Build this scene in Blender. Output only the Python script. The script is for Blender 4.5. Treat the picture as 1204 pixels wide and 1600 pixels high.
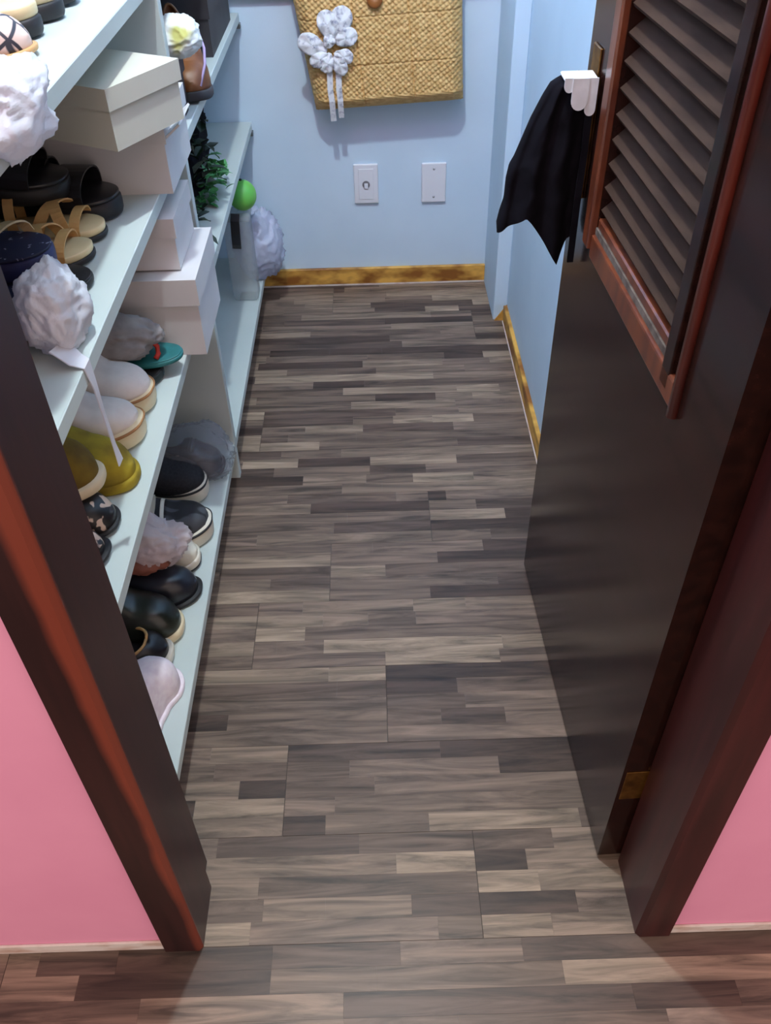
import bpy, bmesh, math, random
from mathutils import Vector, Matrix, noise
random.seed(7)
for o in list(bpy.data.objects): bpy.data.objects.remove(o)
SC = bpy.context.scene
COL = SC.collection
PI = math.pi

# ------------------------------------------------------------------ camera
H = 1.3
PITCH, YAW, ROLL, FPX = 0.7396, 0.0053, -0.0262, 1333.16
cp, sp, cy, sy = math.cos(PITCH), math.sin(PITCH), math.cos(YAW), math.sin(YAW)
fwd = Vector((sy * cp, cy * cp, -sp)); rgt = Vector((cy, -sy, 0)); upv = rgt.cross(fwd)
cr, sr = math.cos(ROLL), math.sin(ROLL)
r2 = rgt * cr + upv * sr; u2 = upv * cr - rgt * sr
cam_d = bpy.data.cameras.new('camera'); cam = bpy.data.objects.new('camera', cam_d); COL.objects.link(cam)
cam_d.sensor_fit = 'VERTICAL'; cam_d.sensor_height = 24.0; cam_d.lens = FPX * 24.0 / 1600.0
cam_d.clip_start = 0.02
cam.matrix_world = Matrix(((r2.x, u2.x, -fwd.x, 0), (r2.y, u2.y, -fwd.y, 0), (r2.z, u2.z, -fwd.z, H), (0, 0, 0, 1)))
SC.camera = cam

# ------------------------------------------------------------------ world, lamps, exposure
w = bpy.data.worlds.new('world'); SC.world = w; w.use_nodes = True
bg = w.node_tree.nodes['Background']; bg.inputs[0].default_value = (1.0, 0.80, 0.72, 1); bg.inputs[1].default_value = 1.2
def lamp(name, loc, power, color, size):
    d = bpy.data.lights.new(name, 'POINT'); d.energy = power; d.color = color; d.shadow_soft_size = size
    o = bpy.data.objects.new(name, d); COL.objects.link(o); o.location = loc; return o
lamp('closet_ceiling_lamp', (-0.10, 1.04, 2.50), 92, (0.82, 0.95, 1.0), 0.035)
lamp('room_ceiling_lamp', (0.25, -1.1, 2.35), 8, (1.0, 0.74, 0.58), 0.10)
SC.view_settings.view_transform = 'Standard'
try: SC.view_settings.look = 'None'
except Exception: pass
SC.view_settings.exposure = 0.0; SC.view_settings.gamma = 1.0; SC.view_settings.use_curve_mapping = False

# ------------------------------------------------------------------ materials
def srgb(r, g, b):
    f = lambda c: (c / 255 / 12.92) if c / 255 <= 0.04045 else ((c / 255 + 0.055) / 1.055) ** 2.4
    return (f(r), f(g), f(b), 1.0)
def M(name, c1, c2=None, rough=0.5, scale=30.0, stretch=(1, 1, 1), bump=0.0, spec=0.5, coat=0.0, metal=0.0, lo=0.35, hi=0.65, detail=4.0, sheen=0.0, trans=0.0, alpha=1.0, bscale=None):
    m = bpy.data.materials.new(name); m.use_nodes = True
    nt = m.node_tree; n = nt.nodes; l = nt.links; b = n['Principled BSDF']
    c1 = srgb(*c1); c2 = srgb(*c2) if c2 else tuple(min(1, x * 0.85) for x in c1[:3]) + (1,)
    tc = n.new('ShaderNodeTexCoord'); mp = n.new('ShaderNodeMapping'); mp.inputs['Scale'].default_value = stretch
    l.new(tc.outputs['Object'], mp.inputs['Vector'])
    nz = n.new('ShaderNodeTexNoise'); nz.inputs['Scale'].default_value = scale; nz.inputs['Detail'].default_value = detail
    l.new(mp.outputs[0], nz.inputs['Vector'])
    rp = n.new('ShaderNodeValToRGB'); rp.color_ramp.elements[0].position = lo; rp.color_ramp.elements[1].position = hi
    rp.color_ramp.elements[0].color = c1; rp.color_ramp.elements[1].color = c2
    l.new(nz.outputs['Fac'], rp.inputs[0]); l.new(rp.outputs[0], b.inputs['Base Color'])
    b.inputs['Roughness'].default_value = rough; b.inputs['Specular IOR Level'].default_value = spec
    b.inputs['Coat Weight'].default_value = coat; b.inputs['Coat Roughness'].default_value = 0.12
    b.inputs['Metallic'].default_value = metal; b.inputs['Sheen Weight'].default_value = sheen
    b.inputs['Transmission Weight'].default_value = trans; b.inputs['Alpha'].default_value = alpha
    if bump:
        bn = n.new('ShaderNodeBump'); bn.inputs['Strength'].default_value = bump; bn.inputs['Distance'].default_value = 0.002
        src = nz
        if bscale:
            src = n.new('ShaderNodeTexNoise'); src.inputs['Scale'].default_value = bscale; l.new(mp.outputs[0], src.inputs['Vector'])
        l.new(src.outputs['Fac'], bn.inputs['Height']); l.new(bn.outputs[0], b.inputs['Normal'])
    return m
def plastic(name, c, alpha=0.75, rough=0.3):
    """thin polythene film: diffuse + translucent + gloss, partly see-through"""
    m = bpy.data.materials.new(name); m.use_nodes = True; nt = m.node_tree; n = nt.nodes; l = nt.links
    out = n['Material Output']; b = n['Principled BSDF']; b.inputs['Base Color'].default_value = srgb(*c); b.inputs['Roughness'].default_value = rough
    nz = n.new('ShaderNodeTexNoise'); nz.inputs['Scale'].default_value = 40; bn = n.new('ShaderNodeBump'); bn.inputs['Strength'].default_value = 0.15; bn.inputs['Distance'].default_value = 0.004
    l.new(nz.outputs['Fac'], bn.inputs['Height']); l.new(bn.outputs[0], b.inputs['Normal'])
    t = n.new('ShaderNodeBsdfTranslucent'); t.inputs[0].default_value = srgb(*c)
    mx = n.new('ShaderNodeMixShader'); mx.inputs[0].default_value = 0.22; l.new(b.outputs[0], mx.inputs[1]); l.new(t.outputs[0], mx.inputs[2])
    tr = n.new('ShaderNodeBsdfTransparent'); m2 = n.new('ShaderNodeMixShader'); m2.inputs[0].default_value = alpha
    l.new(tr.outputs[0], m2.inputs[1]); l.new(mx.outputs[0], m2.inputs[2]); l.new(m2.outputs[0], out.inputs['Surface'])
    return m

m_wall = M('white_wall_paint', (202, 226, 245), (196, 221, 241), 0.75, 6, bump=0.05, bscale=180)
m_pink = M('pink_wall_paint', (233, 157, 188), (227, 150, 182), 0.6, 5, bump=0.06, bscale=160)
m_ceil = M('darkened_ceiling_paint', (150, 142, 132), None, 0.8, 5)  # unseen ceiling, toned darker to cut bounced light
m_shelf = M('white_shelf_laminate', (196, 207, 205), (190, 202, 201), 0.42, 7)
m_wood = M('dark_mahogany_varnish', (64, 25, 26), (48, 19, 20), 0.36, 9, (6, 6, 0.5), bump=0.05, spec=0.4)
m_door = M('dark_door_varnish', (46, 24, 20), (32, 17, 15), 0.20, 9, (0.5, 6, 6), bump=0.015, spec=0.38)
m_mould = M('reddish_moulding_varnish', (120, 62, 36), (88, 42, 27), 0.32, 12, (5, 5, 1), coat=0.4)
m_redm = M('mahogany_bead_varnish', (112, 44, 34), (82, 33, 28), 0.3, 12, (5, 5, 1), coat=0.4)
m_slat = M('louver_slat_varnish', (66, 50, 42), (52, 38, 32), 0.7, 12, (1, 6, 6), spec=0.08)
m_dust = M('dusty_groove', (112, 100, 92), (70, 58, 52), 0.9, 60)
m_brass = M('aged_brass', (168, 122, 60), (110, 74, 36), 0.38, 40, metal=0.85)
m_base = M('stained_yellow_pine', (226, 176, 84), (140, 88, 32), 0.5, 9, (1.2, 1.2, 2.5), lo=0.4, hi=0.62, detail=3)
m_chip = M('chipped_white_plaster', (214, 205, 200), (176, 140, 122), 0.8, 16, (1, 1, 2.5), bump=0.4, lo=0.5, hi=0.75)
m_plate = M('white_socket_plastic', (226, 231, 240), (222, 227, 236), 0.3, 5)
m_hole = M('socket_shadow_grey', (120, 120, 126), None, 0.5, 20)
m_screw = M('steel_screw', (150, 152, 156), None, 0.35, 20, metal=0.9)
m_straw = M('straw_weave', (216, 184, 124), (190, 152, 92), 0.7, 60, (1, 1, 2.5), bump=0.3)
m_strawd = M('straw_seam', (134, 96, 46), (110, 76, 34), 0.8, 60)
m_lace = M('white_lace', (222, 226, 230), (146, 150, 168), 0.85, 70, lo=0.52, hi=0.68, bump=0.6)
m_button = M('brown_wood_button', (150, 92, 42), None, 0.4, 30)
m_black = M('black_cloth', (14, 13, 19), (20, 18, 25), 1.0, 60, spec=0.1, bump=0.2)
m_white = M('white_cloth', (228, 232, 238), None, 0.8, 40)
m_box = M('white_cardboard', (214, 212, 214), (206, 203, 205), 0.7, 6)
m_cream = M('cream_cardboard', (206, 204, 190), (198, 196, 182), 0.65, 6)
m_bagw = plastic('white_polythene', (232, 232, 240), 0.96)
m_bagp = plastic('pinkish_polythene', (240, 228, 232), 0.72)
m_bagc = plastic('clear_polythene', (170, 176, 190), 0.34, 0.15)
m_bagl = plastic('lilac_polythene', (206, 214, 238), 0.86)
m_tub = plastic('frosted_plastic', (205, 212, 214), 0.35, 0.25)
# shoes
m_blk = M('black_leather', (24, 23, 27), (34, 32, 37), 0.35, 40, bump=0.1)
m_blkm = M('black_rubber', (27, 26, 29), None, 0.6, 40)
m_blkf = M('black_canvas', (24, 24, 30), (36, 36, 42), 0.8, 200, bump=0.2)
m_offw = M('offwhite_rubber', (228, 222, 208), (216, 208, 190), 0.5, 20)
m_crm = M('cream_leather', (222, 204, 162), (210, 190, 146), 0.45, 20)
m_beige = M('pale_beige_suede', (230, 223, 218), (219, 211, 206), 0.85, 40)
m_tanst = M('tan_rand', (172, 122, 74), (154, 106, 62), 0.6, 40)
m_soleb = M('cream_rubber_sole', (228, 212, 178), (218, 200, 164), 0.55, 20)
m_yel = M('olive_yellow_suede', (158, 138, 28), (126, 106, 24), 0.85, 30)
m_yeld = M('dull_olive_suede', (122, 100, 26), (98, 76, 22), 0.9, 30)
m_tan = M('tan_leather', (206, 162, 104), (190, 144, 88), 0.5, 30)
m_gold = M('golden_tan_strap', (204, 176, 132), (180, 146, 98), 0.4, 30)
m_navy = M('navy_foam', (42, 48, 98), (34, 38, 80), 0.6, 40)
m_navyt = M('navy_footbed_dotted', (26, 28, 58), (150, 150, 170), 0.6, 120, lo=0.66, hi=0.7, detail=1)
m_brown = M('brown_leather', (128, 78, 40), (98, 56, 30), 0.45, 25)
m_lilac = M('lilac_lace_cord', (184, 168, 214), None, 0.8, 30)
m_dkgrey = M('charcoal_card', (52, 50, 54), (44, 42, 46), 0.6, 20)
m_purp = M('dark_purple_card', (40, 30, 44), (28, 22, 32), 0.6, 12)
m_gry = M('grey_leather', (88, 88, 92), (64, 62, 66), 0.5, 40)
m_greyc = M('grey_flannel', (150, 146, 146), (130, 126, 128), 0.9, 40)
m_teal = M('teal_rubber', (44, 128, 132), (36, 108, 112), 0.5, 30)
m_red = M('red_cord', (200, 58, 48), None, 0.6, 30)
m_dnavy = M('dark_navy_leather', (34, 38, 50), (24, 26, 34), 0.3, 25)
m_dgreen = M('dark_green_black_patent', (26, 30, 28), (44, 50, 42), 0.28, 12)
m_pinkf = M('pale_pink_fleece', (246, 236, 242), (236, 222, 232), 0.9, 80, bump=0.3)
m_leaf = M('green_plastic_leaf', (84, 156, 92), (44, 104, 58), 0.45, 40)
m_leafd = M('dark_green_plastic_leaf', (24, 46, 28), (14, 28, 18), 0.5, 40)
m_ball = M('bright_green_rubber', (92, 190, 92), (120, 196, 80), 0.4, 12)
m_cocoa = M('brown_paper', (150, 92, 76), None, 0.7, 20)
m_lining = M('pinkish_lining', (196, 170, 160), None, 0.9, 30)

def net_mat(name, base, line, scale, width):
    m = M(name, base, None, 0.5, 20); nt = m.node_tree; n = nt.nodes; l = nt.links; b = n['Principled BSDF']
    v = n.new('ShaderNodeTexVoronoi'); v.feature = 'DISTANCE_TO_EDGE'; v.inputs['Scale'].default_value = scale
    tc = n.new('ShaderNodeTexCoord'); l.new(tc.outputs['Object'], v.inputs['Vector'])
    r = n.new('ShaderNodeValToRGB'); r.color_ramp.elements[0].position = width; r.color_ramp.elements[1].position = width + 0.03
    r.color_ramp.elements[0].color = srgb(*line); r.color_ramp.elements[1].color = srgb(*base)
    l.new(v.outputs['Distance'], r.inputs[0]); l.new(r.outputs[0], b.inputs['Base Color']); return m
m_net = net_mat('beige_with_black_lines', (206, 180, 168), (40, 38, 50), 34, 0.05)
m_anim = M('black_and_beige_print', (26, 22, 24), (208, 184, 166), 0.45, 42, lo=0.56, hi=0.58, detail=2)
m_swirl = M('black_print_with_grey_swirls', (24, 24, 28), (70, 72, 78), 0.7, 14, (1, 3, 1), lo=0.5, hi=0.56, detail=1)

# ------------------------------------------------------------------ mesh helpers
def tag(o, label=None, cat=None, group=None, kind=None):
    if label: o['label'] = label
    if cat: o['category'] = cat
    if group: o['group'] = group
    if kind: o['kind'] = kind
    return o
def obj(name, verts, faces, mat, parent=None, smooth=False):
    me = bpy.data.meshes.new(name); me.from_pydata([tuple(v) for v in verts], [], faces); me.update()
    me.materials.append(mat)
    if smooth: me.polygons.foreach_set('use_smooth', [True] * len(me.polygons))
    o = bpy.data.objects.new(name, me); COL.objects.link(o)
    if parent: o.parent = parent
    return o
def bobj(name, bm, mat, parent=None, smooth=False):
    bmesh.ops.recalc_face_normals(bm, faces=bm.faces)
    me = bpy.data.meshes.new(name); bm.to_mesh(me); bm.free(); me.materials.append(mat)
    if smooth: me.polygons.foreach_set('use_smooth', [True] * len(me.polygons))
    o = bpy.data.objects.new(name, me); COL.objects.link(o)
    if parent: o.parent = parent
    return o
def empty(name, loc=(0, 0, 0), rot=(0, 0, 0)):
    o = bpy.data.objects.new(name, None); COL.objects.link(o); o.location = loc; o.rotation_euler = rot; o.empty_display_size = 0.02
    return o
def box_bm(a, b, bev=0.0, seg=1, bm=None):
    bm = bm or bmesh.new()
    vs = [bm.verts.new((x, y, z)) for x in (a[0], b[0]) for y in (a[1], b[1]) for z in (a[2], b[2])]
    fs = [bm.faces.new([vs[i] for i in f]) for f in ((0, 1, 3, 2), (4, 6, 7, 5), (0, 4, 5, 1), (2, 3, 7, 6), (0, 2, 6, 4), (1, 5, 7, 3))]
    if bev:
        es = list({e for f in fs for e in f.edges})
        bmesh.ops.bevel(bm, geom=es, offset=bev, segments=seg, profile=0.6, affect='EDGES')
    return bm
def box(name, a, b, mat, parent=None, bev=0.0, seg=1):
    return bobj(name, box_bm(a, b, bev, seg), mat, parent)
def prism(name, poly, z0, z1, mat, parent=None, axis='z', bev=0.0):
    bm = bmesh.new(); n = len(poly)
    P = (lambda p, h: (p[0], p[1], h)) if axis == 'z' else ((lambda p, h: (p[0], h, p[1])) if axis == 'y' else (lambda p, h: (h, p[0], p[1])))
    lo = [bm.verts.new(P(p, z0)) for p in poly]; hi = [bm.verts.new(P(p, z1)) for p in poly]
    bm.faces.new(lo); bm.faces.new(hi)
    for i in range(n): bm.faces.new((lo[i], lo[(i + 1) % n], hi[(i + 1) % n], hi[i]))
    if bev: bmesh.ops.bevel(bm, geom=list(bm.edges), offset=bev, segments=2, affect='EDGES')
    return bobj(name, bm, mat, parent)
def tube(name, pts, r, mat, parent=None, n=8, taper=None):
    pts = [Vector(p) for p in pts]; verts = []; faces = []; k = len(pts)
    ref = Vector((0.13, 0.21, 1)).normalized()
    for i, p in enumerate(pts):
        d = (pts[min(i + 1, k - 1)] - pts[max(i - 1, 0)]).normalized()
        a = d.cross(ref); a = a.normalized() if a.length > 1e-4 else d.orthogonal().normalized(); b = d.cross(a)
        rr = r * (taper[i] if taper else 1)
        for j in range(n):
            t = 2 * PI * j / n; verts.append(p + a * rr * math.cos(t) + b * rr * math.sin(t))
    for i in range(k - 1):
        for j in range(n):
            faces.append((i * n + j, i * n + (j + 1) % n, (i + 1) * n + (j + 1) % n, (i + 1) * n + j))
    faces.append(tuple(range(n))[::-1]); faces.append(tuple(range((k - 1) * n, k * n)))
    return obj(name, verts, faces, mat, parent, True)
def ribbon(name, pts, wdir, width, thick, mat, parent=None, widths=None):
    """flat strap: path pts, width along wdir, thickness across"""
    pts = [Vector(p) for p in pts]; W = Vector(wdir).normalized(); verts = []; faces = []; k = len(pts)
    for i, p in enumerate(pts):
        d = (pts[min(i + 1, k - 1)] - pts[max(i - 1, 0)]).normalized()
        wd = (W - d * W.dot(d)).normalized(); nn = d.cross(wd).normalized()
        h = (widths[i] if widths else width) / 2
        for s, t in ((-1, -.5), (1, -.5), (1, .5), (-1, .5)): verts.append(p + wd * h * s + nn * thick * t)
    for i in range(k - 1):
        for j in range(4): faces.append((i * 4 + j, i * 4 + (j + 1) % 4, (i + 1) * 4 + (j + 1) % 4, (i + 1) * 4 + j))
    faces.append((3, 2, 1, 0)); faces.append(tuple(range((k - 1) * 4, k * 4)))
    o = obj(name, verts, faces, mat, parent, False); return o
def lathe(name, prof, mat, parent=None, n=24, center=(0, 0, 0), axis='z'):
    verts = []; faces = []; k = len(prof)
    for r, z in prof:
        for j in range(n):
            t = 2 * PI * j / n; p = (r * math.cos(t), r * math.sin(t), z)
            if axis == 'y': p = (p[0], p[2], p[1])
            if axis == 'x': p = (p[2], p[0], p[1])
            verts.append(Vector(p) + Vector(center))
    for i in range(k - 1):
        for j in range(n): faces.append((i * n + j, i * n + (j + 1) % n, (i + 1) * n + (j + 1) % n, (i + 1) * n + j))
    faces.append(tuple(range(n))[::-1]); faces.append(tuple(range((k - 1) * n, k * n)))
    o = obj(name, verts, faces, mat, parent, True)
    bm = bmesh.new(); bm.from_mesh(o.data); bmesh.ops.recalc_face_normals(bm, faces=bm.faces); bm.to_mesh(o.data); bm.free()
    return o
def crumple(name, rad, seed, mat, parent=None, sub=5, low=0.28, high=0.13, floor=None, f1=1.5, f2=3.6, droop=None):
    """a crumpled film blob: sphere folded by ridged noise; floor = flat underside"""
    bm = bmesh.new(); bmesh.ops.create_icosphere(bm, subdivisions=sub, radius=1.0)
    off = Vector((seed * 3.7, seed * 1.9, seed * 5.3))
    for v in bm.verts:
        d = v.co.normalized()
        q = d + Vector((noise.noise(d * 1.3 + off), noise.noise(d * 1.3 - off), noise.noise(d * 1.1 + off * 3))) * 0.55
        a = noise.noise(d * f1 + off); b = min(1, 2.4 * abs(noise.noise(q * f2 * 0.55 + off * 2))); c = min(1, 2.4 * abs(noise.noise(Vector((q.x * 1.2, q.y * 1.2, q.z * 3.2)) * f2 * 0.6 + off)))
        r = 1 + low * a + high * (0.7 * (1 - b) ** 2 + 0.75 * (1 - c) ** 2) - high * 0.45
        p = Vector((d.x * rad[0], d.y * rad[1], d.z * rad[2])) * r
        if floor is not None and p.z < floor and not (droop and droop(p)):
            p.z = floor
        v.co = p
    return bobj(name, bm, mat, parent, True)

# ------------------------------------------------------------------ setting
XL, XR, YF, YJ = -0.2784, 0.3499, 0.492, 0.60        # door opening, casing face, jamb back
YW0, YW1 = 0.500, 0.615                              # front wall faces
XWL, XWR, XPIL, YB, ZC = -0.715, 0.386, 0.347, 2.517, 2.60

# floor: subfloor slab > laminate planks > printed strips
fl = box('floor', (-1.3, -1.6, -0.02), (1.3, YB + 0.02, -0.0062), M('subfloor_screed', (60, 52, 48), None, 0.9, 20))
tag(fl, 'dark grey brown strip laminate floor running through the doorway', 'floor', kind='structure')
def floor_mat(name, c, k):
    m = bpy.data.materials.new(name); m.use_nodes = True; nt = m.node_tree; n = nt.nodes; l = nt.links; b = n['Principled BSDF']
    tc = n.new('ShaderNodeTexCoord'); geo = n.new('ShaderNodeNewGeometry')
    mp = n.new('ShaderNodeMapping'); mp.inputs['Scale'].default_value = (2.2, 26, 1); l.new(geo.outputs['Position'], mp.inputs['Vector'])
    mp.inputs['Location'].default_value = (k * 3.1, k * 7.7, 0)
    n1 = n.new('ShaderNodeTexNoise'); n1.inputs['Scale'].default_value = 2.0; n1.inputs['Detail'].default_value = 6; n1.inputs['Roughness'].default_value = 0.62; n1.inputs['Distortion'].default_value = 1.0
    l.new(mp.outputs[0], n1.inputs['Vector'])
    rp = n.new('ShaderNodeValToRGB'); e = rp.color_ramp.elements; e[0].position = 0.32; e[1].position = 0.68
    c0 = srgb(*[x * 0.62 for x in c]); c1 = srgb(*[min(255, x * 1.22) for x in c]); e[0].color = c0; e[1].color = c1
    l.new(n1.outputs['Fac'], rp.inputs[0]); l.new(rp.outputs[0], b.inputs['Base Color'])
    b.inputs['Roughness'].default_value = 0.42; b.inputs['Specular IOR Level'].default_value = 0.35
    bn = n.new('ShaderNodeBump'); bn.inputs['Strength'].default_value = 0.06; bn.inputs['Distance'].default_value = 0.001
    l.new(n1.outputs['Fac'], bn.inputs['Height']); l.new(bn.outputs[0], b.inputs['Normal'])
    return m
TONES = [(74, 60, 53), (89, 74, 66), (101, 85, 75), (109, 93, 82), (116, 99, 88), (123, 106, 93), (133, 116, 101), (147, 129, 112)]
FM = [floor_mat('laminate_strip_tone', t, i) for i, t in enumerate(TONES)]
WT = [3, 4, 4, 5, 5, 5, 4, 2]
m_plank = M('laminate_plank_edge', (88, 76, 70), None, 0.6, 30)
SW = 0.0332; PW = SW * 5; Y0 = 0.829 - 5 * PW
SEAM = {4: -0.175, 5: -0.002, 6: -0.255, 2: -0.56}
rest_v, rest_f, rest_m = [], [], []
def strip_geo(x0, x1, y0, y1): 
    z0, z1, c = -0.0004, 0.0, 0.0001
    v = [(x0, y0, z0), (x1, y0, z0), (x1, y1, z0), (x0, y1, z0), (x0 + c, y0 + c, z1), (x1 - c, y0 + c, z1), (x1 - c, y1 - c, z1), (x0 + c, y1 - c, z1)]
    f = [(4, 5, 6, 7), (0, 1, 5, 4), (1, 2, 6, 5), (2, 3, 7, 6), (3, 0, 4, 7)]
    return v, f
rf = random.Random(21)
row = 0
nstrip = 0
while True:
    ya = Y0 + row * PW; yb = min(ya + PW, YB)
    if ya >= YB - 0.004: break
    if row in SEAM: s0 = SEAM[row]
    else: s0 = rf.uniform(-0.62, 0.58)
    xlo, xhi = (-1.25, 1.25) if ya < YW0 else (XWL, XWR)
    cuts = sorted({xlo, xhi} | {x for x in (s0 - 1.21, s0, s0 + 1.21) if xlo + 0.05 < x < xhi - 0.05})
    for ci in range(len(cuts) - 1):
        pa, pb = cuts[ci], cuts[ci + 1]
        pl = box('plank', (pa + 0.0002, ya + 0.0002, -0.0062), (pb - 0.0002, yb - 0.0002, -0.0004), m_plank, fl)
        for j in range(5):
            sa = ya + j * SW; sb = min(sa + SW, yb)
            if sb - sa < 0.006: continue
            x = pa + 0.0005; first = True
            while x < pb - 0.002:
                ln = rf.choice((0.10, 0.15, 0.20, 0.26, 0.34, 0.44)) * rf.uniform(0.85, 1.15)
                if first: ln *= rf.uniform(0.3, 1.0); first = False
                xe = x + ln
                if pb - xe < 0.06: xe = pb - 0.0005
                ti = rf.choices(range(8), WT)[0]
                v, f = strip_geo(x, xe, sa + (0.00025 if j == 0 else 0.0), sb - (0.00025 if j == 4 else 0.0))
                lim = 0.60 if ya < 0.49 else 0.362
                liml = -0.60 if ya < 0.49 else -0.366
                if xe > liml and x < lim and sb > 0.32:
                    obj('strip', v, f, FM[ti], pl); nstrip += 1
                else:
                    o0 = len(rest_v); rest_v += v; rest_f += [tuple(i + o0 for i in q) for q in f]; rest_m += [ti] * 5
                x = xe
    row += 1
me = bpy.data.meshes.new('strip_field'); me.from_pydata(rest_v, [], rest_f)
for m in FM: me.materials.append(m)
me.polygons.foreach_set('material_index', rest_m); me.update()
so = bpy.data.objects.new('strip_field', me); COL.objects.link(so); so.parent = fl; tag(so, kind='stuff')

tag(box('wall_back', (XWL - 0.1, YB, -0.006), (XWR + 0.1, YB + 0.1, ZC), m_wall), 'pale bluish white back wall of the closet', 'wall', kind='structure')
tag(box('wall_left', (XWL - 0.1, YW1, -0.006), (XWL, YB, ZC), m_wall), 'white closet wall behind the shoe shelves', 'wall', kind='structure')
wr = box('wall_right', (XWR, YW1, -0.006), (XWR + 0.1, YB, ZC), m_wall)
tag(wr, 'white closet wall behind the open dark door', 'wall', kind='structure')
box('corner_boxing', (XPIL, 2.262, 0.0), (XWR, YB, ZC), m_wall, wr, 0.002)
prism('stained_wedge', [(XPIL + 0.004, 0.0), (XWR, 0.0), (XWR, 0.05)], 2.2575, 2.262, m_base, wr, 'y')
tag(box('ceiling', (XWL - 0.1, YW1 - 0.115, ZC), (XWR + 0.1, YB + 0.1, ZC + 0.08), m_ceil), 'unseen ceiling over the closet, toned darker to cut bounced light', 'ceiling', kind='structure')
tag(box('wall_front_left', (-1.3, YW0, -0.006), (XL - 0.0545, YW1, ZC), m_pink), 'pink painted wall left of the doorway', 'wall', kind='structure')
tag(box('wall_front_right', (XR + 0.0486, YW0, -0.006), (1.3, YW1, ZC), m_pink), 'pink painted wall right of the doorway', 'wall', kind='structure')
tag(box('wall_front_top', (XL - 0.0545, YW0, 2.14), (XR + 0.0486, YW1, ZC), m_pink), 'pink painted wall above the doorway', 'wall', kind='structure')
# skirting
tag(box('baseboard_back', (-0.70, YB - 0.012, 0.004), (XPIL, YB, 0.056), m_base, None, 0.0015), 'yellow stained wooden skirting along the back wall', 'skirting', kind='structure')
box('plaster_line', (-0.70, YB - 0.014, 0.0), (XPIL, YB - 0.002, 0.004), m_chip, bpy.data.objects['baseboard_back'])
tag(box('baseboard_right', (XWR - 0.011, 0.64, 0.004), (XWR, 2.2575, 0.05), m_base, None, 0.0015), 'yellow stained wooden skirting on the right closet wall', 'skirting', kind='structure')
box('plaster_line', (XWR - 0.013, 0.64, 0.0), (XWR - 0.002, 2.25, 0.004), m_chip, bpy.data.objects['baseboard_right'])
tag(box('baseboard_front_left', (-1.3, YW0 - 0.004, 0.0), (XL - 0.056, YW0, 0.024), m_chip, None, 0.001), 'chipped white strip under the left pink wall', 'skirting', kind='structure')
tag(box('baseboard_front_right', (XR + 0.05, YW0 - 0.004, 0.0), (1.3, YW0, 0.021), m_chip, None, 0.001), 'chipped white strip under the right pink wall', 'skirting', kind='structure')
tag(box('shadow_strip', (-0.70, YB - 0.02, 0.806), (XPIL, YB, 0.86), M('grey_shadow_paint', (150, 152, 148), None, 0.6, 10), None, 0.002), 'added grey strip standing in for a shadow line across the back wall behind the straw bag', 'shadow strip', kind='structure')  # grey strip added in place of a shadow line on the wall

# door frame: left jamb has a lighter orange red band beside its front arris
def band_mat():
    m = M('mahogany_with_orange_band', (54, 27, 27), (40, 20, 21), 0.36, 9, (6, 6, 0.5), bump=0.05, spec=0.4)
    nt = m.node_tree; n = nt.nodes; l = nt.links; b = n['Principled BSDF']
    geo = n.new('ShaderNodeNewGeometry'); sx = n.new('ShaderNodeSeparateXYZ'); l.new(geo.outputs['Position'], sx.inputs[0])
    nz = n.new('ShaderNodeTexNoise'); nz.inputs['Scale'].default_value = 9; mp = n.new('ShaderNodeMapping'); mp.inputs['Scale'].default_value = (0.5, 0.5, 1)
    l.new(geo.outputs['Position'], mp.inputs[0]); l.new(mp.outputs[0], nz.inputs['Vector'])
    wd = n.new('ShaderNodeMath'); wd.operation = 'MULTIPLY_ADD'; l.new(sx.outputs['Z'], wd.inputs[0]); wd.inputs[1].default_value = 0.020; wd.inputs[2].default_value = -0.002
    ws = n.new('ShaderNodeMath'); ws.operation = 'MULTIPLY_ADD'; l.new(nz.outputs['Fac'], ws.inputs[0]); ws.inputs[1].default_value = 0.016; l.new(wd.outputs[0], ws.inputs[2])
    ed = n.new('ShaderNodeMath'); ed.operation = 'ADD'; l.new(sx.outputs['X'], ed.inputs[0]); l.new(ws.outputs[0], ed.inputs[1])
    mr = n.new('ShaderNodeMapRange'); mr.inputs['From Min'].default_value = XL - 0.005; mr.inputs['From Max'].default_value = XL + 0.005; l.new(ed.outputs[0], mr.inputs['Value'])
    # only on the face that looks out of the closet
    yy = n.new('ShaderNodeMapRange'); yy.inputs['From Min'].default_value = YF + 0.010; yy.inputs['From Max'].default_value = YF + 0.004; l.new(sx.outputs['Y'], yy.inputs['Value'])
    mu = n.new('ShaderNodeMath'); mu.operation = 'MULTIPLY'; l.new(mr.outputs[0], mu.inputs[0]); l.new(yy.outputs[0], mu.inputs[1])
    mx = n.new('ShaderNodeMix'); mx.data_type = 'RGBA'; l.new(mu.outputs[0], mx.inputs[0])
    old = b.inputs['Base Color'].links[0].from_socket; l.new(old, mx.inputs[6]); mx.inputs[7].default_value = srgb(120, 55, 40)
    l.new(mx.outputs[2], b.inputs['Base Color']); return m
c = 0.006
t1 = prism('trim_1', [(XL - 0.0545, YF), (XL - c, YF), (XL, YF + c), (XL, 0.585), (XL - 0.012, 0.587), (XL - 0.012, 0.625), (XL - 0.0545, 0.625)], 0.0, 2.14, band_mat())
tag(t1, 'dark mahogany left door jamb with an orange red streak', 'door frame', kind='structure')
t2 = prism('trim_2', [(XR + 0.0486, YF), (XR + c, YF), (XR, YF + c), (XR, 0.606), (XR + 0.0486, 0.606)], 0.0, 2.14, m_wood)
tag(t2, 'dark mahogany right door jamb carrying the hinge', 'door frame', kind='structure')
t3 = box('trim_3', (XL, YF, 2.10), (XR, 0.606, 2.14), m_wood, None, 0.003)
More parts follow.
